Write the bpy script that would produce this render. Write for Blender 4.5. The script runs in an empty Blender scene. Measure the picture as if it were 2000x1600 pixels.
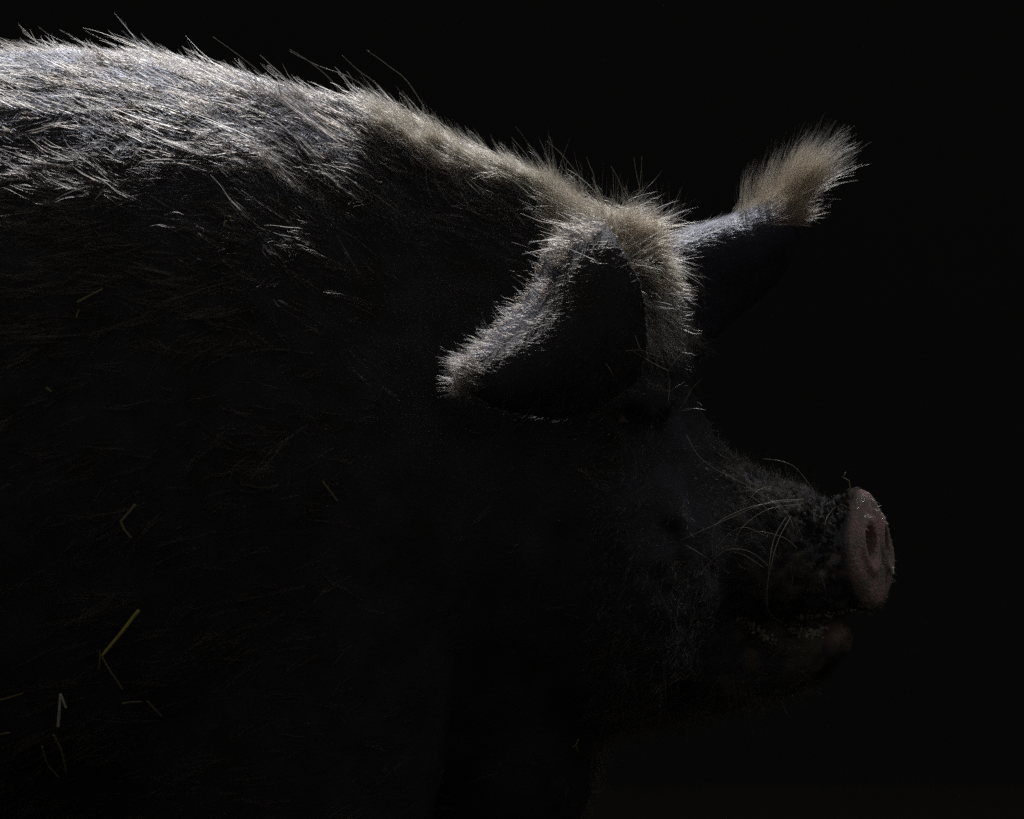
import bpy, bmesh, math, random
import numpy as np
from mathutils import Vector
rng = np.random.default_rng(7)
random.seed(7)
scene = bpy.context.scene

# ------------------------------------------------------------------ camera
S = 0.00045          # metres per photo pixel in the plane of the pig's spine
Z0 = 0.62
D = 4.0
cam_d = bpy.data.cameras.new('camera')
cam = bpy.data.objects.new('camera', cam_d)
scene.collection.objects.link(cam)
cam.location = (0, -D, Z0)
cam.rotation_euler = (math.radians(90), 0, 0)
cam_d.sensor_width = 36
cam_d.lens = 36 * D / (2000 * S)
cam_d.clip_end = 60
cam_d.dof.use_dof = True
cam_d.dof.focus_distance = D - 0.10
cam_d.dof.aperture_fstop = 9
scene.camera = cam

# ------------------------------------------------------------------ light
world = bpy.data.worlds.new('World'); scene.world = world
world.use_nodes = True
bg = world.node_tree.nodes['Background']
bg.inputs[0].default_value = (1.0, 0.97, 0.92, 1)
bg.inputs[1].default_value = 0.085
scene.view_settings.view_transform = 'Standard'
scene.view_settings.look = 'None'
scene.view_settings.exposure = 0
scene.view_settings.gamma = 1

def P(px, py, y=0.0):
    k = (D + y) / D
    return np.array([(px - 1000) * S * k, y, Z0 + (800 - py) * S * k])

LDIR = np.array([0.15, 0.60, 0.77]); LDIR /= np.linalg.norm(LDIR)
aim = P(640, 200, 0.0)
spd = bpy.data.lights.new('barn_spot', 'SPOT')
spd.energy = 255; spd.color = (0.97, 0.97, 1.0)
spd.spot_size = math.radians(34); spd.spot_blend = 0.95
spd.shadow_soft_size = 0.03
sp = bpy.data.objects.new('barn_spot', spd); scene.collection.objects.link(sp)
sp.location = aim + LDIR * 2.7
sp.rotation_euler = Vector(LDIR).to_track_quat('Z', 'Y').to_euler()

# narrow soft spot added to brighten the muzzle, with no visible source
dd_ = bpy.data.lights.new('muzzle_fill', 'SPOT'); dd_.spot_size = math.radians(18); dd_.spot_blend = 1.0
dd_.shadow_soft_size = .12; dd_.energy = 9.5; dd_.color = (.90, .94, 1.0)
dl = bpy.data.objects.new('muzzle_fill', dd_); scene.collection.objects.link(dl)
snt = P(1665, 1020, -.09); dl.location = snt + np.array([.60, .02, .80]) * 1.1
dl.rotation_euler = (dl.location - Vector(snt)).to_track_quat('Z', 'Y').to_euler()

scene.cycles.use_denoising = False
scene.cycles.max_bounces = 6
scene.cycles.sample_clamp_indirect = .6
scene.cycles_curves.shape = 'RIBBONS'
scene.cycles_curves.subdivisions = 3

# ------------------------------------------------------------------ helpers
def link(o, parent=None):
    scene.collection.objects.link(o)
    if parent is not None: o.parent = parent
    return o

def mesh_obj(name, verts, faces, mat, parent=None, smooth=True):
    me = bpy.data.meshes.new(name)
    me.from_pydata([tuple(v) for v in verts], [], [tuple(int(i) for i in f) for f in faces])
    me.update()
    if smooth: me.polygons.foreach_set('use_smooth', [True] * len(me.polygons))
    if mat: me.materials.append(mat)
    return link(bpy.data.objects.new(name, me), parent)

def nodes(name):
    m = bpy.data.materials.new(name); m.use_nodes = True
    nt = m.node_tree
    return m, nt, nt.nodes['Principled BSDF']

def sstep(a, b, x):
    t = np.clip((x - a) / (b - a), 0, 1)
    return t * t * (3 - 2 * t)

class SineNoise:
    """smooth random field from a few dozen plane waves"""
    def __init__(self, freq, dims=1, n=24, seed=0):
        r = np.random.default_rng(seed)
        k = r.normal(size=(dims, n, 3)); k /= np.linalg.norm(k, axis=2, keepdims=True)
        self.k = k * (freq * 2 * math.pi * r.uniform(.6, 1.5, size=(dims, n, 1)))
        self.p = r.uniform(0, 6.28, size=(dims, n)); self.n = n
    def __call__(self, x):
        out = []
        for k, p in zip(self.k, self.p):
            out.append(np.sin(x @ k.T + p).sum(1) * math.sqrt(2 / self.n))
        return np.stack(out, 1) if len(out) > 1 else out[0]

def catmull(A, m):
    """interpolate rows of A, m steps per span"""
    A = np.asarray(A, float); out = []
    n = len(A)
    for i in range(n - 1):
        p0 = A[max(i - 1, 0)]; p1 = A[i]; p2 = A[i + 1]; p3 = A[min(i + 2, n - 1)]
        for k in range(m):
            t = k / m
            out.append(.5 * ((2 * p1) + (-p0 + p2) * t + (2 * p0 - 5 * p1 + 4 * p2 - p3) * t * t + (-p0 + 3 * p1 - 3 * p2 + p3) * t ** 3))
    out.append(A[-1])
    return np.array(out)

SOLV, SOLF = [], []
def add_solid(v, f):
    off = sum(len(a) for a in SOLV)
    SOLV.append(np.asarray(v)); SOLF.extend([[i + off for i in q] for q in f])

YAW = math.radians(18)
NLAT = np.array([-math.sin(YAW), -math.cos(YAW), 0])      # lateral axis of the turned head, near side
def HY(px): return -(px - 1130) * S * math.tan(YAW)

def loft(secs, lat=np.array([0, -1.0, 0]), n=44, m=5):
    """secs: upper point, lower point, half width, crest, exponent"""
    rows = catmull([np.concatenate([u, l, [w, c, e]]) for u, l, w, c, e in secs], m)
    vs = []
    th = np.linspace(0, 2 * math.pi, n, endpoint=False)
    for r in rows:
        U, L, w, cr, e = r[:3], r[3:6], max(r[6], .002), r[7], r[8]
        C = (U + L) / 2; up = (U - L) / 2
        c, s = np.cos(th), np.sin(th)
        cc = np.sign(c) * np.abs(c) ** (2 / e); ss = np.sign(s) * np.abs(s) ** (2 / e)
        k = 1 - cr * sstep(-.3, .95, cc)
        vs.append(C + cc[:, None] * up + (ss * w * k)[:, None] * lat)
    R = len(vs); V = np.concatenate(vs + [[rows[0][:3] / 2 + rows[0][3:6] / 2], [rows[-1][:3] / 2 + rows[-1][3:6] / 2]])
    F = []
    for i in range(R - 1):
        for j in range(n):
            a = i * n + j; b = i * n + (j + 1) % n
            F.append([a, b, b + n, a + n])
    for j in range(n):
        F.append([(j + 1) % n, j, R * n])
        F.append([(R - 1) * n + j, (R - 1) * n + (j + 1) % n, R * n + 1])
    add_solid(V, F)

def shell(grid, th, m=5):
    """closed thin solid round a smooth sheet of control points; th = thickness in metres"""
    G = np.array([[P(*q) for q in row] for row in grid])
    G = catmull(G, m); G = np.swapaxes(catmull(np.swapaxes(G, 0, 1), m), 0, 1)
    du = np.gradient(G, axis=0); dv = np.gradient(G, axis=1)
    N = np.cross(du, dv); N /= np.linalg.norm(N, axis=2, keepdims=True) + 1e-9
    a, b = G.shape[:2]
    A = (G + N * th / 2).reshape(-1, 3); B = (G - N * th / 2).reshape(-1, 3)
    F = []; o = a * b
    for i in range(a - 1):
        for j in range(b - 1):
            q = [i * b + j, i * b + j + 1, (i + 1) * b + j + 1, (i + 1) * b + j]
            F.append(q); F.append([x + o for x in q[::-1]])
    per = [j for j in range(b)] + [i * b + b - 1 for i in range(1, a)] + [(a - 1) * b + j for j in range(b - 2, -1, -1)] + [i * b for i in range(a - 2, 0, -1)]
    for k in range(len(per)):
        x, y = per[k], per[(k + 1) % len(per)]
        F.append([y, x, x + o, y + o])
    add_solid(np.concatenate([A, B]), F)
    return G, N

# ------------------------------------------------------------------ body solids
def sec(ux, uy, lx, ly, w, c=0., e=2.0): return (P(ux, uy), P(lx, ly), w, c, e)
loft([sec(-1640, 600, -1640, 760, .05), sec(-1600, 430, -1600, 1050, .15), sec(-1450, 250, -1450, 1350, .24),
      sec(-1000, 110, -1000, 1620, .30), sec(-500, 84, -500, 1700, .315, .0, 2.1), sec(-100, 92, -100, 1700, .31, .02, 2.1),
      sec(250, 112, 250, 1700, .30, .05, 2.1), sec(480, 150, 450, 1700, .29, .10, 2.1), sec(650, 186, 600, 1680, .265, .30),
      sec(780, 216, 720, 1650, .235, .48), sec(900, 276, 830, 1600, .21, .60), sec(1010, 325, 920, 1540, .19, .64),
      sec(1100, 373, 1010, 1560, .175, .62), sec(1165, 425, 1080, 1510, .16, .55)])
def hs(ux, uy, lx, ly, w, c=0., e=2.0): return (P(ux, uy, HY(ux)), P(lx, ly, HY(lx)), w, c, e)
loft([hs(1100, 470, 1000, 1330, .12, .45), hs(1170, 420, 1050, 1400, .145, .50), hs(1245, 424, 1110, 1440, .155, .48),
      hs(1300, 480, 1180, 1430, .152, .40), hs(1318, 560, 1240, 1430, .146, .34), hs(1320, 650, 1300, 1420, .124, .36),
      hs(1332, 740, 1350, 1405, .106, .30, 2.1), hs(1362, 812, 1395, 1390, .092, .22, 2.2), hs(1412, 868, 1430, 1372, .080, .15, 2.2),
      hs(1450, 900, 1450, 1355, .074, .1, 2.4)], NLAT)
# upper snout
loft([hs(1340, 940, 1340, 1200, .060, .1), hs(1440, 900, 1440, 1210, .073, .2), hs(1510, 932, 1505, 1212, .068, .25, 2.2),
      hs(1570, 962, 1565, 1208, .060, .25, 2.3), hs(1625, 990, 1625, 1202, .053, .2, 2.4), hs(1652, 1004, 1660, 1196, .050, .1, 2.4)], NLAT)
# rooting disc, facing forward and a little up
DYAW = math.radians(26)
DLAT = np.array([-math.sin(DYAW), -math.cos(DYAW), 0])
DC = P(1693, 1073, HY(1690)); DF = np.array([math.cos(DYAW), -math.sin(DYAW), .10]); DF /= np.linalg.norm(DF)
DU = np.array([-.11 * math.cos(DYAW), .11 * math.sin(DYAW), 1.]); DU -= DF * DU.dot(DF); DU /= np.linalg.norm(DU)
def ds(off, h, w, c=.30, e=2.2): return (DC + DF * off + DU * h, DC + DF * off - DU * h, w, c, e)
loft([ds(-.026, .040, .034), ds(-.014, .047, .038), ds(-.006, .0545, .0425), ds(.0, .0555, .0435), ds(.006, .052, .041), ds(.011, .041, .032), ds(.013, .020, .016)], DLAT)
# lower jaw
loft([hs(1350, 1180, 1340, 1400, .085), hs(1440, 1222, 1430, 1388, .070, .0, 2.2), hs(1530, 1222, 1520, 1366, .056, .0, 2.3),
      hs(1600, 1218, 1585, 1336, .044, .0, 2.4), hs(1640, 1220, 1632, 1300, .035), hs(1662, 1232, 1658, 1268, .018)], NLAT)
# brow and cheek fullness
def blob(c, r, ax=None, n=18):
    V, F = [], []
    for i in range(n + 1):
        for j in range(2 * n):
            a = math.pi * i / n; b = math.pi * j / n
            V.append(c + np.array([math.sin(a) * math.cos(b) * r[0], math.sin(a) * math.sin(b) * r[1], math.cos(a) * r[2]]))
    for i in range(n):
        for j in range(2 * n):
            F.append([i * 2 * n + j, (i + 1) * 2 * n + j, (i + 1) * 2 * n + (j + 1) % (2 * n), i * 2 * n + (j + 1) % (2 * n)])
    add_solid(V, F)
blob(P(1190, 1130, -.09), (.10, .085, .12))
blob(P(1190, 1130, .05), (.10, .085, .12))
blob(P(960, 1430, 0), (.10, .13, .12))
blob(P(1258, 785, -.100), (.032, .028, .016))
# shoulder and haunch
blob(P(540, 1320, -.155), (.15, .10, .26)); blob(P(540, 1320, .155), (.15, .10, .26))
blob(P(-1100, 1000, -.20), (.22, .13, .30)); blob(P(-1100, 1000, .20), (.22, .13, .30))
# legs down to the ground, trotters at the end
for sx, yy in ((560, -.17), (600, .17), (-1180, -.17), (-1130, .17)):
    secs = []
    for z, r, dx in ((.48, .10, 0), (.36, .075, 0), (.26, .055, .01), (.17, .042, .0), (.09, .036, -.005), (.045, .042, .01), (.0, .046, .02)):
        c = P(sx, 800, yy); c[2] = z; c[0] += dx
        secs.append((c + [r, 0, 0], c - [r, 0, 0], r * .85, 0, 2.0))
    loft(secs)
# ears
near_grid = [
 [(1172, 428, -.115), (1204, 458, -.165), (1250, 545, -.185), (1262, 640, -.186), (1245, 740, -.165)],
 [(1092, 462, -.115), (1128, 500, -.175), (1168, 610, -.208), (1180, 710, -.208), (1160, 800, -.180)],
 [(1048, 562, -.140), (1076, 590, -.195), (1102, 660, -.230), (1100, 740, -.228), (1080, 815, -.200)],
 [(975, 645, -.175), (1002, 662, -.217), (1020, 712, -.240), (1008, 762, -.242), (985, 800, -.225)],
 [(922, 693, -.208), (937, 706, -.233), (945, 730, -.245), (938, 755, -.249), (930, 775, -.243)],
 [(898, 720, -.228), (902, 728, -.234), (906, 742, -.240), (906, 750, -.244), (905, 760, -.244)]]
NG, NN = shell(near_grid, .011)
far_grid = [
 [(1270, 464, .060), (1288, 492, .022), (1318, 560, .016), (1345, 640, .040), (1350, 710, .070)],
 [(1345, 450, .075), (1350, 474, .045), (1372, 525, .040), (1398, 595, .065), (1395, 660, .095)],
 [(1420, 430, .090), (1424, 450, .063), (1446, 500, .060), (1462, 555, .085), (1448, 610, .112)],
 [(1488, 404, .108), (1494, 424, .083), (1516, 465, .080), (1526, 508, .102), (1508, 556, .126)],
 [(1526, 388, .120), (1534, 405, .100), (1550, 434, .098), (1552, 464, .114), (1540, 500, .134)],
 [(1548, 384, .128), (1554, 395, .118), (1564, 412, .116), (1568, 434, .122), (1560, 454, .130)]]
FG, FN = shell(far_grid, .010)

# ------------------------------------------------------------------ one continuous skin
tmp = mesh_obj('blockout', np.concatenate(SOLV), SOLF, None)
bm = bmesh.new(); bm.from_mesh(tmp.data); bmesh.ops.remove_doubles(bm, verts=bm.verts, dist=1e-5)
bmesh.ops.recalc_face_normals(bm, faces=bm.faces); bm.to_mesh(tmp.data); bm.free()
md = tmp.modifiers.new('r', 'REMESH'); md.mode = 'VOXEL'; md.voxel_size = .0045; md.adaptivity = 0
dg = bpy.context.evaluated_depsgraph_get()
me = bpy.data.meshes.new_from_object(tmp.evaluated_get(dg))
bpy.data.objects.remove(tmp)

def co_of(me):
    a = np.empty(len(me.vertices) * 3); me.vertices.foreach_get('co', a); return a.reshape(-1, 3)
def nor_of(me):
    a = np.empty(len(me.vertices) * 3); me.vertices.foreach_get('normal', a); return a.reshape(-1, 3)
def set_co(me, c): me.vertices.foreach_set('co', c.ravel()); me.update()
def pix(c):
    k = (D + c[:, 1]) / D
    return c[:, 0] / S / k + 1000, 800 - (c[:, 2] - Z0) / S / k
def dist_to(c, pts):
    pts = pts.reshape(-1, 3); best = np.full(len(c), 9.)
    for i in range(0, len(pts), 40):
        best = np.minimum(best, ((c[:, None, :] - pts[None, i:i + 40]) ** 2).sum(2).min(1))
    return np.sqrt(best)
def smooth(me, iters, w):
    e = np.empty(len(me.edges) * 2, int); me.edges.foreach_get('vertices', e); e = e.reshape(-1, 2)
    e = e[(w[e[:, 0]] > 0) | (w[e[:, 1]] > 0)]
    a = np.concatenate([e[:, 0], e[:, 1]]); b = np.concatenate([e[:, 1], e[:, 0]])
    n = len(me.vertices); deg = np.maximum(np.bincount(a, minlength=n), 1)
    c = co_of(me); ids = np.where(w > 0)[0]
    for _ in range(iters):
        avg = np.stack([np.bincount(a, c[b, k], minlength=n) for k in range(3)], 1)[ids] / deg[ids, None]
        c[ids] += (avg - c[ids]) * w[ids, None]
    set_co(me, c)
c = co_of(me); px, py = pix(c)
near_ear = (px < 1290) & (py < 850) & (px > 860) & (c[:, 1] < -.06)
far_ear = (px > 1335) & (py < 720)
ear = near_ear | far_ear
snout = (px > 1560) & (py > 900)
smooth(me, 36, np.where(ear, .10, np.where(snout, .18, .7)))

# finer faces on the muzzle
bm = bmesh.new(); bm.from_mesh(me)
fpt = DC + DF * .008
es = [e for e in bm.edges if (np.linalg.norm(np.array(e.verts[0].co) - fpt) < .075)]
bmesh.ops.subdivide_edges(bm, edges=es, cuts=1, use_grid_fill=True)
es = [e for e in bm.edges if (np.linalg.norm(np.array(e.verts[0].co) - fpt) < .060) and e.verts[0].co.x > fpt[0] - .030]
bmesh.ops.subdivide_edges(bm, edges=es, cuts=1, use_grid_fill=True)
def on_bridge(v):
    x, y = pix(np.array([v.co]))
    return 1400 < x[0] < 1655 and v.co.y < .02 and abs(y[0] - np.interp(x[0], [1400, 1500, 1650], [925, 965, 1020])) < 62
for _ in range(1):
    es = [e for e in bm.edges if on_bridge(e.verts[0]) or on_bridge(e.verts[1])]
    bmesh.ops.subdivide_edges(bm, edges=es, cuts=2, use_grid_fill=True)
bmesh.ops.triangulate(bm, faces=[f for f in bm.faces if len(f.verts) > 4])
bm.to_mesh(me); bm.free()
c = co_of(me); smooth(me, 4, (np.linalg.norm(c - fpt, axis=1) < .075) * .4)

# skin relief: nostrils, wrinkles, eye socket, lumps
c = co_of(me); n = nor_of(me); px, py = pix(c)
f, upv, latv = DF, DU, DLAT
rel = c - fpt
u, v, w = rel @ latv, rel @ upv, rel @ f
ear_v = (dist_to(c, NG[::2, ::2]) < .02) | (dist_to(c, FG[::2, ::2]) < .02)
front = (n @ f > .1) & (w > -.02) & (np.abs(u) < .05) & (np.abs(v) < .06)
disp = np.zeros_like(c)
for sgn in (1, -1):
    r = np.sqrt(((sgn * u - .0185) / .0095) ** 2 + ((v - .003) / .0165) ** 2)
    disp -= (front * .024 * (1 - sstep(.45, 1.05, r)))[:, None] * f
    disp += (front * .0030 * np.exp(-((r - 1.35) / .28) ** 2))[:, None] * f
disp -= (front * .003 * np.exp(-(u / .006) ** 2))[:, None] * f
head = sstep(1150, 1320, px) * (py > 640) * (1 - front)
nz1, nz2, nz3 = SineNoise(25, seed=1), SineNoise(70, seed=2), SineNoise(150, seed=3)
disp += n * (head * (.0016 * nz1(c) + .0010 * nz2(c)))[:, None]
# transverse wrinkles on the bridge and side of the muzzle
axis = (P(1660, 1075) - P(1300, 780)); axis /= np.linalg.norm(axis)
s_ax = (c - P(1300, 780)) @ axis
wr = np.sin(s_ax * 2 * math.pi / .013 + 2.2 * nz1(c)) * sstep(1420, 1520, px) * (px < 1640) * (py > 900) * (py < 1200)
disp += n * (wr * .0014)[:, None]
disp += n * (sstep(1480, 1560, px) * (py > 960) * (py < 1200) * (1 - front) * .0012 * np.abs(nz3(c)))[:, None]
crust = np.exp(-((py - np.interp(px, [1400, 1500, 1650], [930, 968, 1018])) / 34) ** 4) * sstep(1400, 1450, px) * (px < 1655) * (1 - front) * (c[:, 1] < .02)
nf1, nf2, nf3 = SineNoise(75, seed=41, n=40), SineNoise(150, seed=42, n=40), SineNoise(280, seed=43, n=40)
lump = np.clip(.55 * nf1(c) + .7 * nf2(c) + .25, 0, 1.6); lump = lump ** .7
crust_h = crust * (.0024 * lump + .0007 * nf3(c)) * (.6 + .8 * sstep(1520, 1620, px))
disp += n * crust_h[:, None]
q_ = np.stack(pix(c), 1); i0_ = np.where((np.hypot(q_[:, 0] - 1228, q_[:, 1] - 815) < 6) & (n[:, 1] < -.3))[0]
eye_c = c[i0_[np.argmin(c[i0_, 1])]].copy()
de = np.linalg.norm((c - eye_c) * [1, 1, 1.4], axis=1)
disp -= n * (.006 * np.exp(-(de / .013) ** 2))[:, None]
disp += n * (.003 * np.exp(-((de - .020) / .007) ** 2))[:, None]
disp += n * (.0012 * SineNoise(11, seed=5)(c) * (1 - head) * (~front) * (~ear_v))[:, None]
c = c + disp
q_ = np.stack(pix(c), 1); i0_ = np.where((np.hypot(q_[:, 0] - 1335, q_[:, 1] - 930) < 8) & (c[:, 1] < -.03))[0]
cheek = c[i0_[np.argmin(c[i0_, 1])]].copy()
set_co(me, c)
smooth(me, 150, .75 * (1 - sstep(.020, .048, np.linalg.norm(c - cheek, axis=1))))
c = co_of(me)

# colour masks as attributes
px, py = pix(c)
lipm = np.exp(-(((px - 1640) / 27) ** 2 + ((py - 1243) / 24) ** 2)) * (py > 1200)
pink = np.clip(sstep(-.014, -.004, w) * (np.linalg.norm(rel - f * w[:, None], axis=1) < .085) * (px > 1600) * (py < 1215) + lipm, 0, 1)
d_far = far_ear = np.exp(-(dist_to(c, FG[::2, ::2]) / .014) ** 2) * (px > 1305)
d_near = np.exp(-(dist_to(c, NG[::2, ::2]) / .016) ** 2)
mud = sstep(-.2, .9, nz1(c) + .5 * nz2(c)) * sstep(1350, 1500, px) * (1 - pink) * (py > 800)
for nm, arr in (('crust', np.clip(crust * lump, 0, 1)), ('pink', pink), ('earskin', np.clip(.8 * np.exp(-(dist_to(c, NG[:, :5]) / .010) ** 2) + d_far * (.25 + .75 * np.exp(-(dist_to(c, FG[:, :6]) / .014) ** 2)), 0, 1)), ('mud', mud)):
    at = me.attributes.new(nm, 'FLOAT', 'POINT'); at.data.foreach_set('value', arr.astype(np.float32))
me.polygons.foreach_set('use_smooth', [True] * len(me.polygons)); me.update()

skin, nt, bs = nodes('dark_skin')
N_, L_ = nt.nodes, nt.links
def attr(nt, name):
    a = nt.nodes.new('ShaderNodeAttribute'); a.attribute_name = name; return a.outputs['Fac']
def mix(nt, fac, a, b):
    m = nt.nodes.new('ShaderNodeMix'); m.data_type = 'RGBA'
    if isinstance(fac, (int, float)): m.inputs[0].default_value = fac
    else: nt.links.new(fac, m.inputs[0])
    for k, x in ((6, a), (7, b)):
        if isinstance(x, tuple): m.inputs[k].default_value = x + (1,)
        else: nt.links.new(x, m.inputs[k])
    return m.outputs[2]
def noise(nt, scale, detail=4, rough=.6):
    g = nt.nodes.get('geo') or nt.nodes.new('ShaderNodeNewGeometry'); g.name = 'geo'
    t = nt.nodes.new('ShaderNodeTexNoise'); t.inputs['Scale'].default_value = scale
    t.inputs['Detail'].default_value = detail; t.inputs['Roughness'].default_value = rough
    nt.links.new(g.outputs['Position'], t.inputs['Vector']); return t.outputs['Fac']
def ramp(nt, fac, a, b):
    r = nt.nodes.new('ShaderNodeMapRange'); r.inputs[1].default_value = a; r.inputs[2].default_value = b
    nt.links.new(fac, r.inputs[0]); return r.outputs[0]
base = mix(nt, ramp(nt, noise(nt, 30), .35, .65), (.030, .027, .025), (.050, .048, .062))
base = mix(nt, attr(nt, 'earskin'), base, (.09, .095, .17))
base = mix(nt, attr(nt, 'mud'), base, (.10, .09, .07))
base = mix(nt, attr(nt, 'crust'), base, mix(nt, ramp(nt, noise(nt, 220), .4, .6), (.13, .125, .12), (.34, .34, .36)))
pk = mix(nt, ramp(nt, noise(nt, 160), .42, .62), (.38, .22, .21), (.26, .17, .15))
pk = mix(nt, ramp(nt, noise(nt, 45), .48, .60), pk, (.20, .165, .125))
base = mix(nt, attr(nt, 'pink'), base, pk)
L_.new(base, bs.inputs['Base Color'])
rr = N_.new('ShaderNodeMapRange'); rr.inputs[3].default_value = .45; rr.inputs[4].default_value = .30; L_.new(attr(nt, 'pink'), rr.inputs[0]); L_.new(rr.outputs[0], bs.inputs['Roughness']); r2 = N_.new('ShaderNodeMapRange'); r2.inputs[3].default_value = .18; r2.inputs[4].default_value = .55; L_.new(attr(nt, 'pink'), r2.inputs[0]); L_.new(r2.outputs[0], bs.inputs['Specular IOR Level'])
bs.inputs['Specular IOR Level'].default_value = .18
bp = N_.new('ShaderNodeBump'); bp.inputs['Strength'].default_value = .85; bp.inputs['Distance'].default_value = .003
L_.new(noise(nt, 420, 6, .7), bp.inputs['Height']); L_.new(bp.outputs[0], bs.inputs['Normal'])
me.materials.clear(); me.materials.append(skin)
me.name = 'pig'
pig = link(bpy.data.objects.new('pig', me))
pig['label'] = 'dark bristly pig in profile facing right with ragged ears and muddy pink snout'
pig['category'] = 'pig'

# ------------------------------------------------------------------ eye
def ball(r, n=20):
    V, F = [], []
    for i in range(n + 1):
        for j in range(2 * n):
            a = math.pi * i / n; b = math.pi * j / n
            V.append((math.sin(a) * math.cos(b) * r, math.sin(a) * math.sin(b) * r, math.cos(a) * r))
    for i in range(n):
        for j in range(2 * n):
            F.append([i * 2 * n + j, (i + 1) * 2 * n + j, (i + 1) * 2 * n + (j + 1) % (2 * n), i * 2 * n + (j + 1) % (2 * n)])
    return V, F
em, ent, eb = nodes('eye_gloss')
eb.inputs['Base Color'].default_value = (.03, .018, .012, 1); eb.inputs['Roughness'].default_value = .08
i_e = np.argmin(np.linalg.norm(c - eye_c, axis=1))
V, F = ball(.011)
eye = mesh_obj('eye', np.array(V) + c[i_e] + n[i_e] * -.0085, F, em, pig)

# ------------------------------------------------------------------ hair
me.calc_loop_triangles()
T = np.empty(len(me.loop_triangles) * 3, int); me.loop_triangles.foreach_get('vertices', T); T = T.reshape(-1, 3)
VN = nor_of(me)
c = co_of(me)
tri_c = c[T].mean(1); tri_n = VN[T].mean(1)
tri_a = np.linalg.norm(np.cross(c[T[:, 1]] - c[T[:, 0]], c[T[:, 2]] - c[T[:, 0]]), axis=1) / 2
tpx, tpy = pix(tri_c)
FARD = dist_to(tri_c, FG[::2, ::2]); NEARD = dist_to(tri_c, NG[::2, ::2])

def hair_mat(name, rough=.3, coat=0.0):
    m = bpy.data.materials.new(name); m.use_nodes = True; nt = m.node_tree; nt.nodes.clear()
    out = nt.nodes.new('ShaderNodeOutputMaterial'); h = nt.nodes.new('ShaderNodeBsdfHairPrincipled')
    h.parametrization = 'COLOR'
    a = nt.nodes.new('ShaderNodeAttribute'); a.attribute_name = 'tint'
    nt.links.new(a.outputs['Color'], h.inputs['Color'])
    h.inputs['Roughness'].default_value = .40; h.inputs['Radial Roughness'].default_value = .45
    h.inputs['IOR'].default_value = 1.38
    h.inputs['Random Roughness'].default_value = .2
    nt.links.new(h.outputs[0], out.inputs['Surface'])
    return m
HM = hair_mat('bristle_hair')

def unit(a): return a / (np.linalg.norm(a, axis=-1, keepdims=True) + 1e-9)

def grow(name, count, weight, length, flow, lift, tint, radius=.00022, curl=.5, jitter=.18, pts=7, sag=0., lenvar=.35, wiggle=0.0, clump=None, locks=0, pull=.8, spread=.004):
    if locks: count = count // locks
    w = tri_a * weight; cdf = np.cumsum(w); cdf /= cdf[-1]
    ti = np.searchsorted(cdf, rng.random(count)); ti = np.minimum(ti, len(T) - 1)
    r1 = np.sqrt(rng.random(count)); r2 = rng.random(count)
    b = np.stack([1 - r1, r1 * (1 - r2), r1 * r2], 1)
    p = (c[T[ti]] * b[:, :, None]).sum(1); nn = unit((VN[T[ti]] * b[:, :, None]).sum(1))
    hx, hy = pix(p)
    fl = flow(p, nn, hx, hy)
    fl = unit(fl - nn * (fl * nn).sum(1, keepdims=True))
    lf = lift(hx, hy, p) if callable(lift) else np.full(count, lift)
    lf = np.clip(lf * rng.lognormal(0, .35, count), .02, 1.6)
    ln = (length(hx, hy, p) if callable(length) else np.full(count, length)) * np.clip(rng.lognormal(0, lenvar, count), .3, 2.4)
    jit = rng.normal(0, jitter, (count, 3))
    d0 = unit(fl + nn * lf[:, None] * 1.3 + jit)
    d1 = unit(fl + nn * lf[:, None] * (1 - curl) + jit * 1.3 + rng.normal(0, jitter * .5, (count, 3)) - np.array([0, 0, sag]))
    if clump is not None:
        d1 = unit(d1 + clump(p) * .30)
    t = np.linspace(0, 1, pts)
    pos = np.empty((count, pts, 3)); pos[:, 0] = p - nn * .0008
    for k in range(1, pts):
        tt = (k - .5) / (pts - 1)
        d = unit(d0 * (1 - tt) + d1 * tt)
        if wiggle: d = unit(d + rng.normal(0, wiggle, (count, 3)))
        pos[:, k] = pos[:, k - 1] + d * (ln / (pts - 1))[:, None]
    if locks:      # each root becomes a small lock whose strands gather towards the tip
        a_ = unit(np.cross(nn, fl)); off = (a_[:, None] * rng.normal(0, spread, (count, locks, 1)) + fl[:, None] * rng.normal(0, spread * 2.0, (count, locks, 1)))
        sc = rng.uniform(.6, 1.1, (count, locks, 1, 1))
        q = p[:, None, None] + (pos - p[:, None])[:, None] * sc + off[:, :, None] * (1 - pull * t ** 1.2)[None, None, :, None]
        q[:, :, 1:] += rng.normal(0, .0007, q[:, :, 1:].shape) * t[None, None, 1:, None]
        pos = q.reshape(-1, pts, 3); count *= locks; p = pos[:, 0]; hx, hy = pix(p)
    rad = np.repeat((np.clip(rng.lognormal(0, .25, count), .5, 1.8) * radius)[:, None], pts, 1) * (1 - .85 * t ** 1.8)
    col = tint(hx, hy, p, count)
    make_curves(name, pos, rad, col)

def make_curves(name, pos, rad, col, kind='stuff'):
    count, pts = pos.shape[:2]
    cu = bpy.data.hair_curves.new(name)
    cu.add_curves([pts] * count)
    cu.position_data.foreach_set('vector', pos.astype(np.float32).ravel())
    a = cu.attributes.get('radius') or cu.attributes.new('radius', 'FLOAT', 'POINT')
    a.data.foreach_set('value', rad.astype(np.float32).ravel())
    a = cu.attributes.new('tint', 'FLOAT_COLOR', 'CURVE')
    a.data.foreach_set('color', np.concatenate([col, np.ones((count, 1))], 1).astype(np.float32).ravel())
    cu.materials.append(HM)
    o = link(bpy.data.objects.new(name, cu), pig)
    o['kind'] = kind
    return o

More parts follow.
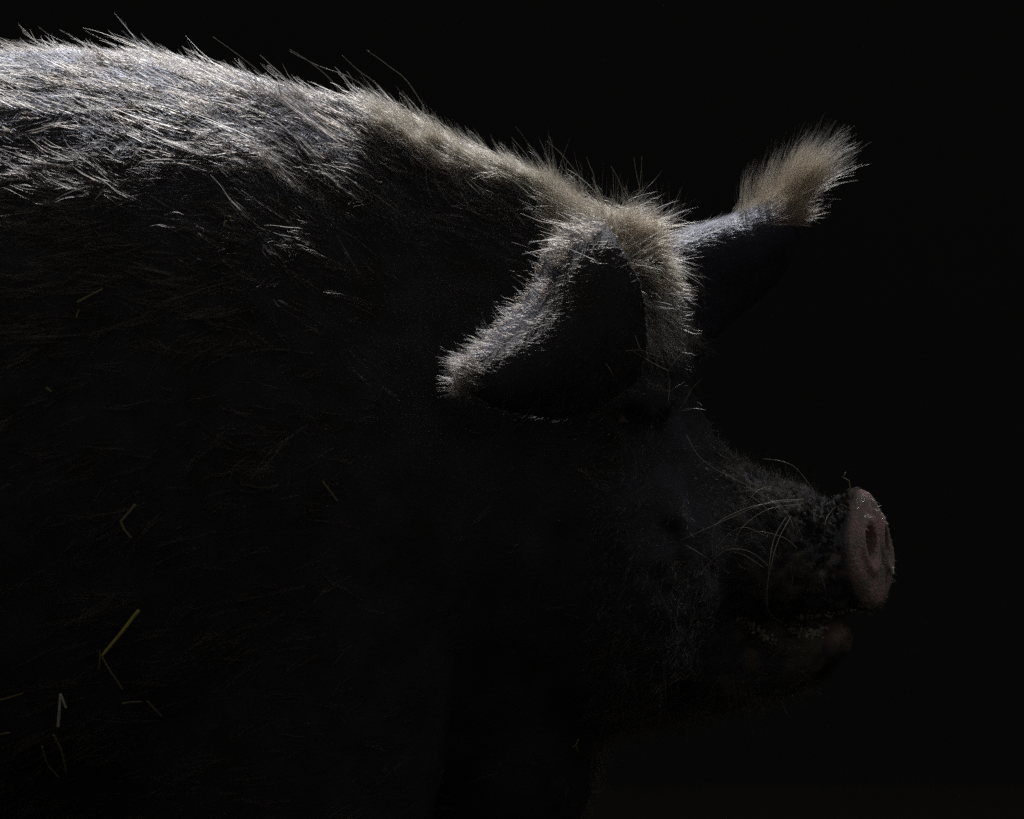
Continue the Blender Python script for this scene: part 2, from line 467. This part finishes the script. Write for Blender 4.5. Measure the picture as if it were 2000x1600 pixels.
cl1 = SineNoise(14, dims=3, seed=11); cl2 = SineNoise(45, dims=3, seed=12); tone = SineNoise(7, seed=13); tone2 = SineNoise(20, seed=14)
gap = SineNoise(9, seed=21); gapf = SineNoise(26, seed=22)
def body_flow(p, nn, hx, hy):
    fz = -.30 + .60 * sstep(220, 900, hx) * (1 - .35 * sstep(300, 900, hy)) - .10 * sstep(500, 1200, hy)
    fl = np.stack([-np.ones(len(p)), np.zeros(len(p)), fz], 1)
    return unit(fl) + cl1(p) * .10 + cl2(p) * .11
def palette(cols, probs, count):
    k = rng.choice(len(cols), count, p=np.array(probs) / sum(probs)); return np.array(cols)[k]
def var(col, count, s=.22): return np.clip(col * rng.lognormal(0, s, (count, 1)), 0, .95)
CREAM, WHITE, TAN, BROWN, BLACK, BLUE = (.58, .46, .31), (.60, .60, .62), (.40, .265, .165), (.14, .10, .07), (.02, .018, .018), (.36, .37, .46)

def patches(x, y):
    m = np.zeros_like(x)
    for cx, cy, sx, sy in ((110, 122, 190, 20), (215, 235, 75, 38), (690, 225, 110, 30), (850, 300, 110, 40), (430, 175, 60, 14), (330, 330, 50, 22)):
        m = np.maximum(m, np.exp(-((x - cx) / sx) ** 2 - ((y - cy - .10 * (x - cx)) / sy) ** 2))
    return 1 - .62 * m
body_w = patches(tpx, tpy) * (NEARD > .022) * (FARD > .018) * (tpx < 1330) * np.clip(.60 + .50 * gap(tri_c) + .35 * gapf(tri_c), .20, 1.4)
# grizzled hair on the lit back; flank and belly shade painted as dark hair
def lit_coat_mask(hx, hy, p):
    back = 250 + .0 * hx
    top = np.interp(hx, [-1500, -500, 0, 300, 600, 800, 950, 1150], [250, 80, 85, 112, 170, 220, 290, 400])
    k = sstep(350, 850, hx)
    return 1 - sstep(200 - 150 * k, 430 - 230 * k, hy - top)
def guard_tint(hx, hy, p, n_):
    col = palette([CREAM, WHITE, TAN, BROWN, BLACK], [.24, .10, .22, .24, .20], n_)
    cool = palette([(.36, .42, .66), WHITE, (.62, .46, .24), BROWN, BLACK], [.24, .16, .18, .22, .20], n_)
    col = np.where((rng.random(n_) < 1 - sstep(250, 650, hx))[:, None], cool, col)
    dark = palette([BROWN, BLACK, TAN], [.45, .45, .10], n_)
    lt = lit_coat_mask(hx, hy, p) * (.36 + .34 * np.tanh(1.4 * tone(p)) + .2 * tone2(p))
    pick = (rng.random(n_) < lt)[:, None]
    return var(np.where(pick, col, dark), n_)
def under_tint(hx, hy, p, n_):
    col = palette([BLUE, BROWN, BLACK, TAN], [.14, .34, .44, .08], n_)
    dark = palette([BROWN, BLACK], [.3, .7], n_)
    pick = (rng.random(n_) < lit_coat_mask(hx, hy, p))[:, None]
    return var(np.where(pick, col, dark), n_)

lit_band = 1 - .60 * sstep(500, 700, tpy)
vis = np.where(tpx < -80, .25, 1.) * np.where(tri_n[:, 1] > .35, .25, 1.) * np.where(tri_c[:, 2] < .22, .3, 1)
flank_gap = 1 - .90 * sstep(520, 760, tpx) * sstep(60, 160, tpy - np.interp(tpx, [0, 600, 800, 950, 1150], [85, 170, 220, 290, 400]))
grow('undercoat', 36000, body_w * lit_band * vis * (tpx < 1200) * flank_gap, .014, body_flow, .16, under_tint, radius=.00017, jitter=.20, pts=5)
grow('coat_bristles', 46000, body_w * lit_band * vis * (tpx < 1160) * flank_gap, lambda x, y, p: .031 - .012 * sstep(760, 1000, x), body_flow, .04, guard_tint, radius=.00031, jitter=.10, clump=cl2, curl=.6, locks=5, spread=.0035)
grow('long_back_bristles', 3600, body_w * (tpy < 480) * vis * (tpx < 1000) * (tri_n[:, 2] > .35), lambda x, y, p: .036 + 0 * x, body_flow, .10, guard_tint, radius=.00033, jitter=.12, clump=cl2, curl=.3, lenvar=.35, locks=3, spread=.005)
down_w = (NEARD > .022) * (FARD > .018) * (tpx < 1050) * (tpx > -250) * (tpy < 480) * (tri_n[:, 1] < .5)
grow('fine_down', 60000, down_w, .0085, body_flow, .10, lambda x, y, p, n_: var(palette([(.13, .16, .33), (.08, .09, .17), BLACK, (.20, .23, .40)], [.38, .27, .2, .15], n_), n_), radius=.00016, jitter=.16, pts=4, clump=cl2)
# neck crest: sleek pale golden hair
crest_w = (NEARD > .022) * (FARD > .018) * sstep(700, 850, tpx) * (tpx < 1230) * sstep(.42, .72, tri_n[:, 2]) * (tpy - np.interp(tpx, [600, 800, 950, 1150, 1230], [170, 220, 290, 400, 430]) < 110)
def crest_tint(hx, hy, p, n_): return var(palette([(.84, .53, .27), TAN, WHITE, BROWN], [.52, .30, .05, .12], n_), n_)
grow('neck_crest', 20000, crest_w, .023, body_flow, .15, crest_tint, radius=.00022, jitter=.12, clump=cl2, locks=4, spread=.003, curl=.4)
# poll and forehead
def poll_flow(p, nn, hx, hy):
    k = sstep(1120, 1270, hx)
    fx = -.75 + 1.5 * k; fz = 1.0 - 1.9 * sstep(460, 570, hy) * k
    return np.stack([fx, -.25 * np.ones(len(p)), fz], 1) + cl2(p) * .28
poll_w = (NEARD > .014) * (FARD > .010) * (tpx > 1070) * (tpx < 1370) * (tpy < 680) * np.where(tri_n[:, 1] > .5, .3, 1)
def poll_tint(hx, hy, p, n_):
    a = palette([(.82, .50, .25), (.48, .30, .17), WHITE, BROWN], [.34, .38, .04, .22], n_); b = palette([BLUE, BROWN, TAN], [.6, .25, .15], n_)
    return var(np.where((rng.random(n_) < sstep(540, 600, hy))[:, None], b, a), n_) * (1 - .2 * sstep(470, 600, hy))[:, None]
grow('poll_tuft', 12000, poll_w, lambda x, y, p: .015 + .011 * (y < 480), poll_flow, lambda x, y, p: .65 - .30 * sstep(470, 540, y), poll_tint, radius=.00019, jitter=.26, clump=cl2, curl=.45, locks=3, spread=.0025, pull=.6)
# near ear: hair on the rolled upper rim and fringe at the tip
rim = NG[:, :6].reshape(-1, 3); RIMD = dist_to(tri_c, rim[::2])
tipd = np.sqrt(((tpx - 915) / 55) ** 2 + ((tpy - 735) / 50) ** 2)
ne_w = (NEARD < .012) * np.exp(-(RIMD / .009) ** 2) * (tri_n @ LDIR > -.35) * (tpx < 1230) + 2.0 * (NEARD < .012) * (tipd < .75)
def ne_flow(p, nn, hx, hy):
    t = sstep(1000, 900, hx)
    return np.stack([-1.0 + 0 * t, -.05 + 0 * t, .75 - 1.0 * t], 1) + cl2(p) * .45
def ne_tint(hx, hy, p, n_):
    a = palette([TAN, CREAM, BROWN, BLUE], [.46, .16, .34, .04], n_); b = palette([BLUE, TAN, WHITE, BROWN], [.40, .30, .06, .30], n_)
    return .43 * var(np.where((rng.random(n_) < sstep(1090, 1030, hx))[:, None], b, a), n_)
grow('near_ear_hair', 4300, ne_w, lambda x, y, p: .0105 + .003 * sstep(960, 900, x), ne_flow, .34, ne_tint, radius=.00016, jitter=.38, curl=.45, wiggle=.08, lenvar=.55, locks=3, spread=.002, pull=.5)
grow('near_ear_tip_hair', 650, (NEARD < .012) * (((tpx - 905) / 26) ** 2 + ((tpy - 735) / 34) ** 2 < 1), .0115, lambda p, nn, x, y: np.stack([-1 + 0 * x, -.1 + 0 * x, .25 - 1.1 * sstep(710, 770, y)], 1) + cl2(p) * .3, .2, ne_tint, radius=.00017, jitter=.22, lenvar=.4)
grow('poll_wisps', 800, poll_w * (tpy < 520), .026, poll_flow, .95, lambda x, y, p, n_: var(palette([TAN, BROWN, CREAM], [.5, .25, .25], n_), n_), radius=.00020, jitter=.34, curl=.2, lenvar=.45)
grow('ear_down', 5000, (NEARD < .012) * (RIMD > .02) * (tri_n[:, 1] < 0), .006, lambda p, nn, x, y: np.stack([-np.ones(len(p)), 0 * x, -.6 + 0 * x], 1), .25, lambda x, y, p, n_: var(palette([BROWN, BLACK], [.5, .5], n_), n_), radius=.00015)
# far ear: short nap on the band, long tuft at the tip
fe = (FARD < .012) * (tpx > 1310) * (.0 + np.exp(-(dist_to(tri_c, FG[:, :6]) / .010) ** 2))
grow('far_ear_nap', 16000, fe * np.where(tpx > 1540, .5, 1), .006, lambda p, nn, x, y: np.stack([np.ones(len(p)), 0 * x, .35 + 0 * x], 1) + cl2(p) * .2, .18, lambda x, y, p, n_: var(palette([(.22, .25, .44), (.34, .38, .54), BROWN], [.7, .15, .15], n_), n_), radius=.00016, pts=4)
def tuft_flow(p, nn, hx, hy): return np.stack([.75 + .0 * hx, -.05 + 0 * hx, .55 + .0 * hx], 1) + cl1(p) * .15
tuft_c = SineNoise(85, dims=2, seed=31)
def tuft(name, count):
    # roots along the outer edge of the ear tip, strands in locks that rise and then fan out
    edge = np.concatenate([FG[11:, 0], FG[-1, :7]]); m = len(edge)
    lk = rng.integers(0, 85, count); lq = rng.random(85) ** .9; lo = rng.normal(0, 1.25, (85, 3))
    q = np.clip(lq[lk] + rng.normal(0, .018, count), 0, 1); k = q * (m - 1); i0 = np.minimum(k.astype(int), m - 2); fr = (k - i0)[:, None]
    p = edge[i0] * (1 - fr) + edge[i0 + 1] * fr + rng.normal(0, .0028, (count, 3)) * [1, 1.6, 1]
    lock = lo[lk]
    pts = 9; ln = (.044 + .015 * np.sin(q * 3.0)) * np.clip(rng.lognormal(0, .20, count), .45, 1.35) * (1 - .12 * lock[:, 0])
    a0 = np.radians(36 - 2 * q + rng.normal(0, 4, count))
    a1 = np.radians(88 - 34 * q + rng.normal(0, 3, count) + 8 * lock[:, 0])
    a2 = np.radians(76 - 34 * q + rng.normal(0, 4, count) + 12 * lock[:, 1])
    yv = rng.normal(0, .04, count) + .10 * lock[:, 2]
    pos = np.empty((count, pts, 3)); pos[:, 0] = p
    for k in range(1, pts):
        t = (k - .5) / (pts - 1)
        a = a0 + (a1 - a0) * min(1, t * 2.4) if t < .42 else a1 + (a2 - a1) * (t - .42) / .58
        d = unit(np.stack([np.cos(a), yv, np.sin(a)], 1))
        pos[:, k] = pos[:, k - 1] + d * (ln / (pts - 1))[:, None]
    tt = np.linspace(0, 1, pts)
    rad = np.repeat((.00018 * rng.uniform(.7, 1.3, count))[:, None], pts, 1) * (1 - .8 * tt ** 2)
    make_curves(name, pos, rad, var(palette([(.44, .32, .20), (.30, .21, .13), BROWN, CREAM], [.42, .26, .22, .10], count), count))
tuft('far_ear_tuft', 1350)
grow('far_ear_tip_hair', 2600, (FARD < .012) * sstep(1480, 1545, tpx) * (tpx < 1566) * (tpy < 440), lambda x, y, p: .020 - .008 * sstep(400, 480, y), lambda p, nn, x, y: np.stack([.7 + 0 * x, 0 * x, .75 - .9 * sstep(400, 500, y)], 1) + cl2(p) * .2, .25, lambda x, y, p, n_: var(palette([BROWN, (.26, .19, .12), TAN], [.45, .4, .15], n_), n_), radius=.00017, jitter=.16)
# face: sparse short hair, coarse beard under the jaw, fuzz on the disc
face_w = (tpx > 1150) * (tpy > 660) * (NEARD > .02) * np.where(tri_n[:, 1] > .3, .3, 1)
FCR = np.linalg.norm(tri_c - fpt, axis=1)
grow('face_hair', 15000, face_w * (1 - .9 * np.exp(-((tpx - 1335) / 75) ** 4) * (tpy < 1090)) * (FCR > .062) * (1 - (tpx > 1585) * (tpy > 1205)), lambda x, y, p: .011 + .004 * (y > 1200), lambda p, nn, x, y: np.stack([-.6 + 0 * x, 0 * x, -.8 + .9 * (x > 1400)], 1) + cl1(p) * .4, .35, lambda x, y, p, n_: var(palette([BROWN, BLACK, (.30, .26, .22)], [.4, .35, .25], n_), n_), radius=.00016, jitter=.4, pts=5)
grow('snout_fuzz', 1000, (FCR < .064) * (tpx > 1650) * (1 - (tpy < 1020) * (tpx < 1695)) * (tri_n @ LDIR < .25), .0045, lambda p, nn, x, y: np.stack([.3 + 0 * x, 0 * x, -.6 + 0 * x], 1), .6, lambda x, y, p, n_: var(palette([(.26, .22, .19), TAN], [.85, .15], n_), n_), radius=.00013, jitter=.4, pts=4)

# ------------------------------------------------------------------ whiskers, each a bristle of its own
wm, wnt, wb = nodes('whisker')
wb.inputs['Base Color'].default_value = (.44, .40, .33, 1); wb.inputs['Roughness'].default_value = .3
def tube(path, r0, r1, seg=5, m=5):
    path = catmull(path, m); nP = len(path); V, F = [], []
    for i, q in enumerate(path):
        t = path[min(i + 1, nP - 1)] - path[max(i - 1, 0)]; t = unit(t)
        a = unit(np.cross(t, [0.1, .9, .3])); b = np.cross(t, a); r = r0 + (r1 - r0) * i / (nP - 1)
        for k in range(seg):
            th = 2 * math.pi * k / seg; V.append(q + (a * math.cos(th) + b * math.sin(th)) * r)
    for i in range(nP - 1):
        for k in range(seg):
            F.append([i * seg + k, i * seg + (k + 1) % seg, (i + 1) * seg + (k + 1) % seg, (i + 1) * seg + k])
    F.append(list(range(seg))[::-1]); F.append([(nP - 1) * seg + k for k in range(seg)])
    return V, F
from mathutils.bvhtree import BVHTree
bvh = BVHTree.FromPolygons([tuple(x) for x in c], [tuple(int(i) for i in t) for t in T])
CAMP = Vector((0, -D, Z0))
def on_skin(x, y, default=-.10):
    q = Vector(P(x, y, 0)); h = bvh.ray_cast(CAMP, (q - CAMP).normalized())
    return h[0].y if h[0] is not None else default
WH = [
 [(1340, 848), (1362, 888), (1395, 915), (1440, 938), (1480, 962), (1492, 980)],
 [(1565, 985), (1500, 995), (1450, 1030), (1432, 1068), (1420, 1088)],
 [(1560, 978), (1490, 985), (1440, 1000), (1395, 1030), (1392, 1090)],
 [(1545, 1008), (1520, 1055), (1505, 1110), (1497, 1160), (1497, 1205)],
 [(1535, 1010), (1512, 1052), (1502, 1110), (1500, 1190), (1530, 1218)],
 [(1570, 975), (1500, 982), (1430, 1010), (1330, 1055)],
 [(1490, 1045), (1455, 1030), (1425, 1042), (1395, 1075)],
 [(1558, 1072), (1530, 1050), (1480, 1038), (1440, 1050)],
 [(1500, 1105), (1465, 1078), (1420, 1074), (1385, 1100), (1365, 1125)],
 [(1505, 950), (1480, 958), (1462, 980), (1440, 1015)],
 [(1493, 1110), (1455, 1085), (1430, 1078)],
 [(1338, 1064), (1370, 1083), (1398, 1103)],
 [(1545, 1060), (1549, 1030), (1535, 1000), (1508, 968)],
 [(1610, 1050), (1612, 1020), (1622, 1000), (1632, 990)],
 [(1504, 1018), (1498, 995), (1470, 972), (1450, 968)],
 [(1305, 785), (1308, 750), (1305, 728), (1318, 705), (1340, 683)],
 [(1305, 724), (1280, 712), (1260, 700), (1236, 686)],
 [(1220, 686), (1250, 684), (1268, 690), (1290, 697)],
 [(1275, 740), (1285, 712), (1284, 680), (1286, 665)],
 [(1310, 815), (1335, 790), (1350, 762), (1370, 740)],
 [(1315, 808), (1345, 798), (1380, 801)],
 [(1318, 806), (1350, 800), (1370, 793), (1362, 785)],
 [(1183, 710), (1195, 728), (1200, 750)],
 [(1240, 655), (1250, 680), (1266, 710), (1275, 735)],
 [(1600, 975), (1560, 920), (1530, 902), (1490, 896)],
]
for i, wpts in enumerate(WH):
    n_ = len(wpts); ys = [on_skin(x, y) for x, y in wpts]
    base_y = min(ys); pth = []
    for k, (x, y) in enumerate(wpts):
        t = k / (n_ - 1)
        pth.append(P(x, y, min(ys[k], base_y + .02) - .004 - .016 * math.sin(t * math.pi)))
    V, F = tube(pth, .00027, .00012)
    mesh_obj('whisker', V, F, wm, pig)
# stray long bristles standing off the poll, neck and back
ST = [[(1160, 345), (1152, 325), (1146, 307)], [(1215, 372), (1205, 345), (1193, 325)], [(1248, 375), (1252, 340), (1254, 305)], [(1250, 372), (1243, 340), (1238, 308)],
      [(1095, 408), (1055, 398), (1005, 390)], [(1130, 345), (1095, 300), (1068, 276)], [(800, 165), (760, 130), (716, 98)],
      [(500, 135), (455, 100), (415, 72)], [(640, 150), (600, 118), (565, 96)], [(230, 90), (195, 75), (165, 60)], [(130, 85), (95, 68), (75, 52)], [(170, 88), (140, 72), (116, 58)],
      [(130, 88), (70, 80), (10, 78)], [(735, 165), (700, 138), (668, 108)], [(690, 155), (620, 128), (565, 100)], [(905, 678), (885, 680), (866, 679)]]
for q in ST:
    q3 = np.array([P(x, y, -.005) for x, y in q])
    ext = [q3[0] + (q3[0] - q3[1]) * k_ + np.array([0, 0, -.010 * k_ * k_]) for k_ in np.linspace(.1, 2.5, 25)]
    dd = [np.linalg.norm(c - e_, axis=1).min() for e_ in ext]
    near_ = [k_ for k_, d_ in enumerate(dd) if d_ < .0045] or [int(np.argmin(dd))]
    q3 = np.concatenate([[ext[near_[0]]], q3])
    V, F = tube(q3, .0004, .00018)
    mesh_obj('long_bristle', V, F, wm, pig)

# ------------------------------------------------------------------ dried mud crumbs on the muzzle
mm, mnt, mb_ = nodes('dried_mud')
mcol = mix(mnt, noise(mnt, 90), (.16, .155, .15), (.42, .42, .43)); mnt.links.new(mcol, mb_.inputs['Base Color']); mb_.inputs['Roughness'].default_value = .85
V, F = [], []
ico = bmesh.new(); bmesh.ops.create_icosphere(ico, subdivisions=2, radius=1); iv = np.array([tuple(v.co) for v in ico.verts]); ifc = [[v.index for v in f_.verts] for f_ in ico.faces]; ico.free()
wgt = tri_a * (tpx > 1370) * (tpx < 1645) * np.exp(-(((tpy - np.interp(tpx, [1380, 1500, 1640], [930, 965, 1015])) / 30) ** 2)) * (tri_n[:, 1] < .2) * (.12 + np.clip(nz2(tri_c) + .6 * nz3(tri_c), 0, 1.5)) * (1 + 2.2 * sstep(1540, 1630, tpx))
cdf = np.cumsum(wgt); cdf /= cdf[-1]
for t_ in np.searchsorted(cdf, rng.random(150)):
    p = tri_c[t_]; nn = unit(tri_n[t_]); r = min(.0016, .0007 * rng.lognormal(0, .5)); s = rng.uniform(.5, 1.4, 3)
    sh = iv * s * r * (1 + .22 * np.sin(iv @ rng.normal(0, 3, 3) + rng.uniform(0, 6)) + .2 * np.sin(iv @ rng.normal(0, 6, 3)) + rng.normal(0, .07, len(iv)))[:, None]
    sh = sh - np.outer(sh @ nn, nn) * .45; o = len(V); V.extend(sh + p + nn * r * .1); F.extend([[i + o for i in q] for q in ifc])
mud_o = mesh_obj('mud', V, F, mm, pig); mud_o['kind'] = 'stuff'

# ------------------------------------------------------------------ froth and crusted lip
fm, fnt, fb = nodes('lip_crust'); fb.inputs['Base Color'].default_value = (.25, .225, .17, 1); fb.inputs['Roughness'].default_value = .35
V, F = [], []
def crumbs(path, spread, nn_, r0):
    pth = catmull(np.array(path, float), 8)
    for _ in range(nn_):
        x, y = pth[rng.integers(len(pth))] + rng.normal(0, spread, 2)
        p = P(x, y, on_skin(x, y)); r_ = r0 * rng.lognormal(0, .4); s_ = rng.uniform(.5, 1.3, 3)
        o = len(V); V.extend(iv * s_ * r_ * (1 + .3 * np.sin(iv @ rng.normal(0, 3, 3)))[:, None] + p); F.extend([[i + o for i in q] for q in ifc])
crumbs([(1545, 1228), (1575, 1238), (1605, 1232)], 6, 110, .0009)
crumbs([(1445, 1212), (1480, 1230), (1512, 1252)], 4, 100, .0009)
crumbs([(1560, 1206), (1620, 1200), (1680, 1186)], 2.0, 110, .0008)
fo = mesh_obj('lip_crust', V, F, fm, pig); fo['kind'] = 'stuff'

# ------------------------------------------------------------------ straw
def straw_mat(name, col, col2):
    m, nt, b = nodes(name)
    L = mix(nt, ramp(nt, noise(nt, 200), .35, .7), col, col2); nt.links.new(L, b.inputs['Base Color']); b.inputs['Roughness'].default_value = .45
    return m
GOLD = straw_mat('golden_straw', (.66, .60, .14), (.44, .38, .08))
PALE = straw_mat('pale_straw', (.74, .71, .58), (.55, .52, .40))
DULL = straw_mat('dull_straw', (.28, .25, .11), (.16, .14, .06))
def straw(label, pieces, mat, w, group='straw caught in the coat', cat='straw', flat=.35, name='straw', off=.012):
    """pieces: list of px paths; first is the thing's own mesh, others are joined bends of the same stalk"""
    V, F = [], []
    for path in pieces:
        ys = [on_skin(x, y, -.1) for x, y in path]
        pts = [P(x, y, yy - off) for (x, y), yy in zip(path, ys)]
        cp = np.array(pts, float)
        if len(cp) > 2: cp = np.concatenate([np.linspace(cp[i], cp[i + 1], 4)[:-1] for i in range(len(cp) - 1)] + [cp[-1:]])
        v, f_ = tube(cp, w, w * .75, seg=8, m=3)
        v = np.array(v); o = len(V); V.extend(v); F.extend([[i + o for i in q] for q in f_])
    ob = mesh_obj(name, V, F, mat)
    ob['label'] = label; ob['category'] = cat
    if group: ob['group'] = group
    return ob
straw('thick golden straw stalk slanting on the lower left flank', [[(271, 1192), (235, 1238), (199, 1281)]], GOLD, .0015)
straw('thin straw hanging from the foot of the thick golden stalk', [[(199, 1283), (218, 1315), (239, 1346)]], DULL, .0008)
straw('short stub of straw under the lower end of the golden stalk', [[(195, 1272), (195, 1290), (193, 1308)]], DULL, .0007)
straw('bent straw like an arrowhead above the thick golden stalk', [[(265, 985), (250, 1003), (236, 1019), (242, 1034), (256, 1051)]], DULL, .0012)
straw('pale grey straw folded over at its top end', [[(113, 1420), (116, 1386), (118, 1356), (123, 1368), (129, 1383)]], PALE, .0013)
straw('long curved brown straw at the bottom left below the pale folded one', [[(105, 1435), (118, 1462), (124, 1482), (129, 1509)]], DULL, .0011)
straw('short curved brown straw at the bottom left, left of the longer curved one', [[(82, 1457), (88, 1482), (96, 1498), (116, 1520)]], DULL, .0008)
straw('short level straw right of the hanging thin straw', [[(239, 1374), (258, 1371), (278, 1371)]], DULL, .0008)
straw('fine slanting straw tip right of the short level straw', [[(287, 1369), (301, 1384), (316, 1399)]], DULL, .0007)
straw('lone straw slanting up to the right high on the left flank', [[(150, 591), (176, 577), (201, 564)]], DULL, .0009)
straw('tiny straw bit just below the lone high straw', [[(149, 621), (151, 612), (155, 606)]], DULL, .0006)
straw('single thin straw slanting on the middle of the flank', [[(630, 940), (645, 960), (659, 979)]], DULL, .0009)
straw('faint straw entering at the left edge above the other edge straw', [[(-20, 1370), (10, 1365), (45, 1354)]], DULL, .0008)
straw('short yellowish straw entering at the left edge low down', [[(-20, 1434), (0, 1434), (19, 1431)]], DULL, .0009)
straw('small straw fork below the jaw near the bottom', [[(1130, 1444), (1124, 1456), (1118, 1459)], [(1124, 1456), (1130, 1470)]], DULL, .0007)
straw('small orange straw on the brow beside the forehead', [[(1356, 652), (1364, 668), (1370, 684)]], DULL, .0009, off=.003)
straw('short stout seed husk near the left edge of the flank', [[(90, 757), (94, 761), (100, 765)]], DULL, .0013)
straw('tiny straw speck below the lit back', [[(441, 432), (438, 437), (437, 443)]], DULL, .0009)
def sprig(label, pieces, y, mat, w, name, cat):
    V, F = [], []
    for path in pieces:
        v, f_ = tube([P(a, b_, y) for a, b_ in path], w, w * .6, seg=6, m=2); o = len(V); V.extend(v); F.extend([[i + o for i in q] for q in f_])
    ob = mesh_obj(name, V, F, mat); ob['label'] = label; ob['category'] = cat
sprig('tiny bent grass sprig standing on top of the snout', [[(1661, 956), (1659, 948), (1658, 939), (1646, 933), (1645, 930)], [(1646, 933), (1652, 922)]], -.12, DULL, .0006, 'grass_sprig', 'grass sprig')
ysn = on_skin(1738, 1115, -.13)
sprig('small white husk stuck to the front edge of the snout', [[(1742, 1108), (1743, 1116), (1744, 1122)]], ysn - .002, PALE, .0018, 'husk', 'husk')

# ------------------------------------------------------------------ setting
gm, gnt, gb = nodes('bare_earth'); gc = mix(gnt, noise(gnt, 6), (.018, .015, .012), (.035, .03, .024)); gnt.links.new(gc, gb.inputs['Base Color']); gb.inputs['Roughness'].default_value = .95
g = mesh_obj('ground', [(-12, -12, 0), (12, -12, 0), (12, 12, 0), (-12, 12, 0)], [(0, 1, 2, 3)], gm, smooth=False); g['kind'] = 'structure'
wl, wnt2, wbs = nodes('dark_wall'); wc = mix(wnt2, noise(wnt2, 1.2), (.036, .037, .038), (.048, .049, .050)); wnt2.links.new(wc, wbs.inputs['Base Color']); wbs.inputs['Roughness'].default_value = 1; wbs.inputs['Specular IOR Level'].default_value = 0
bmw = bmesh.new(); bmesh.ops.create_cube(bmw, size=1)
bmesh.ops.scale(bmw, vec=(14, .2, 5), verts=bmw.verts); bmesh.ops.translate(bmw, vec=(0, 3.6, 2.5), verts=bmw.verts)
mw = bpy.data.meshes.new('wall'); bmw.to_mesh(mw); bmw.free(); mw.materials.append(wl)
wo = link(bpy.data.objects.new('wall', mw)); wo['kind'] = 'structure'
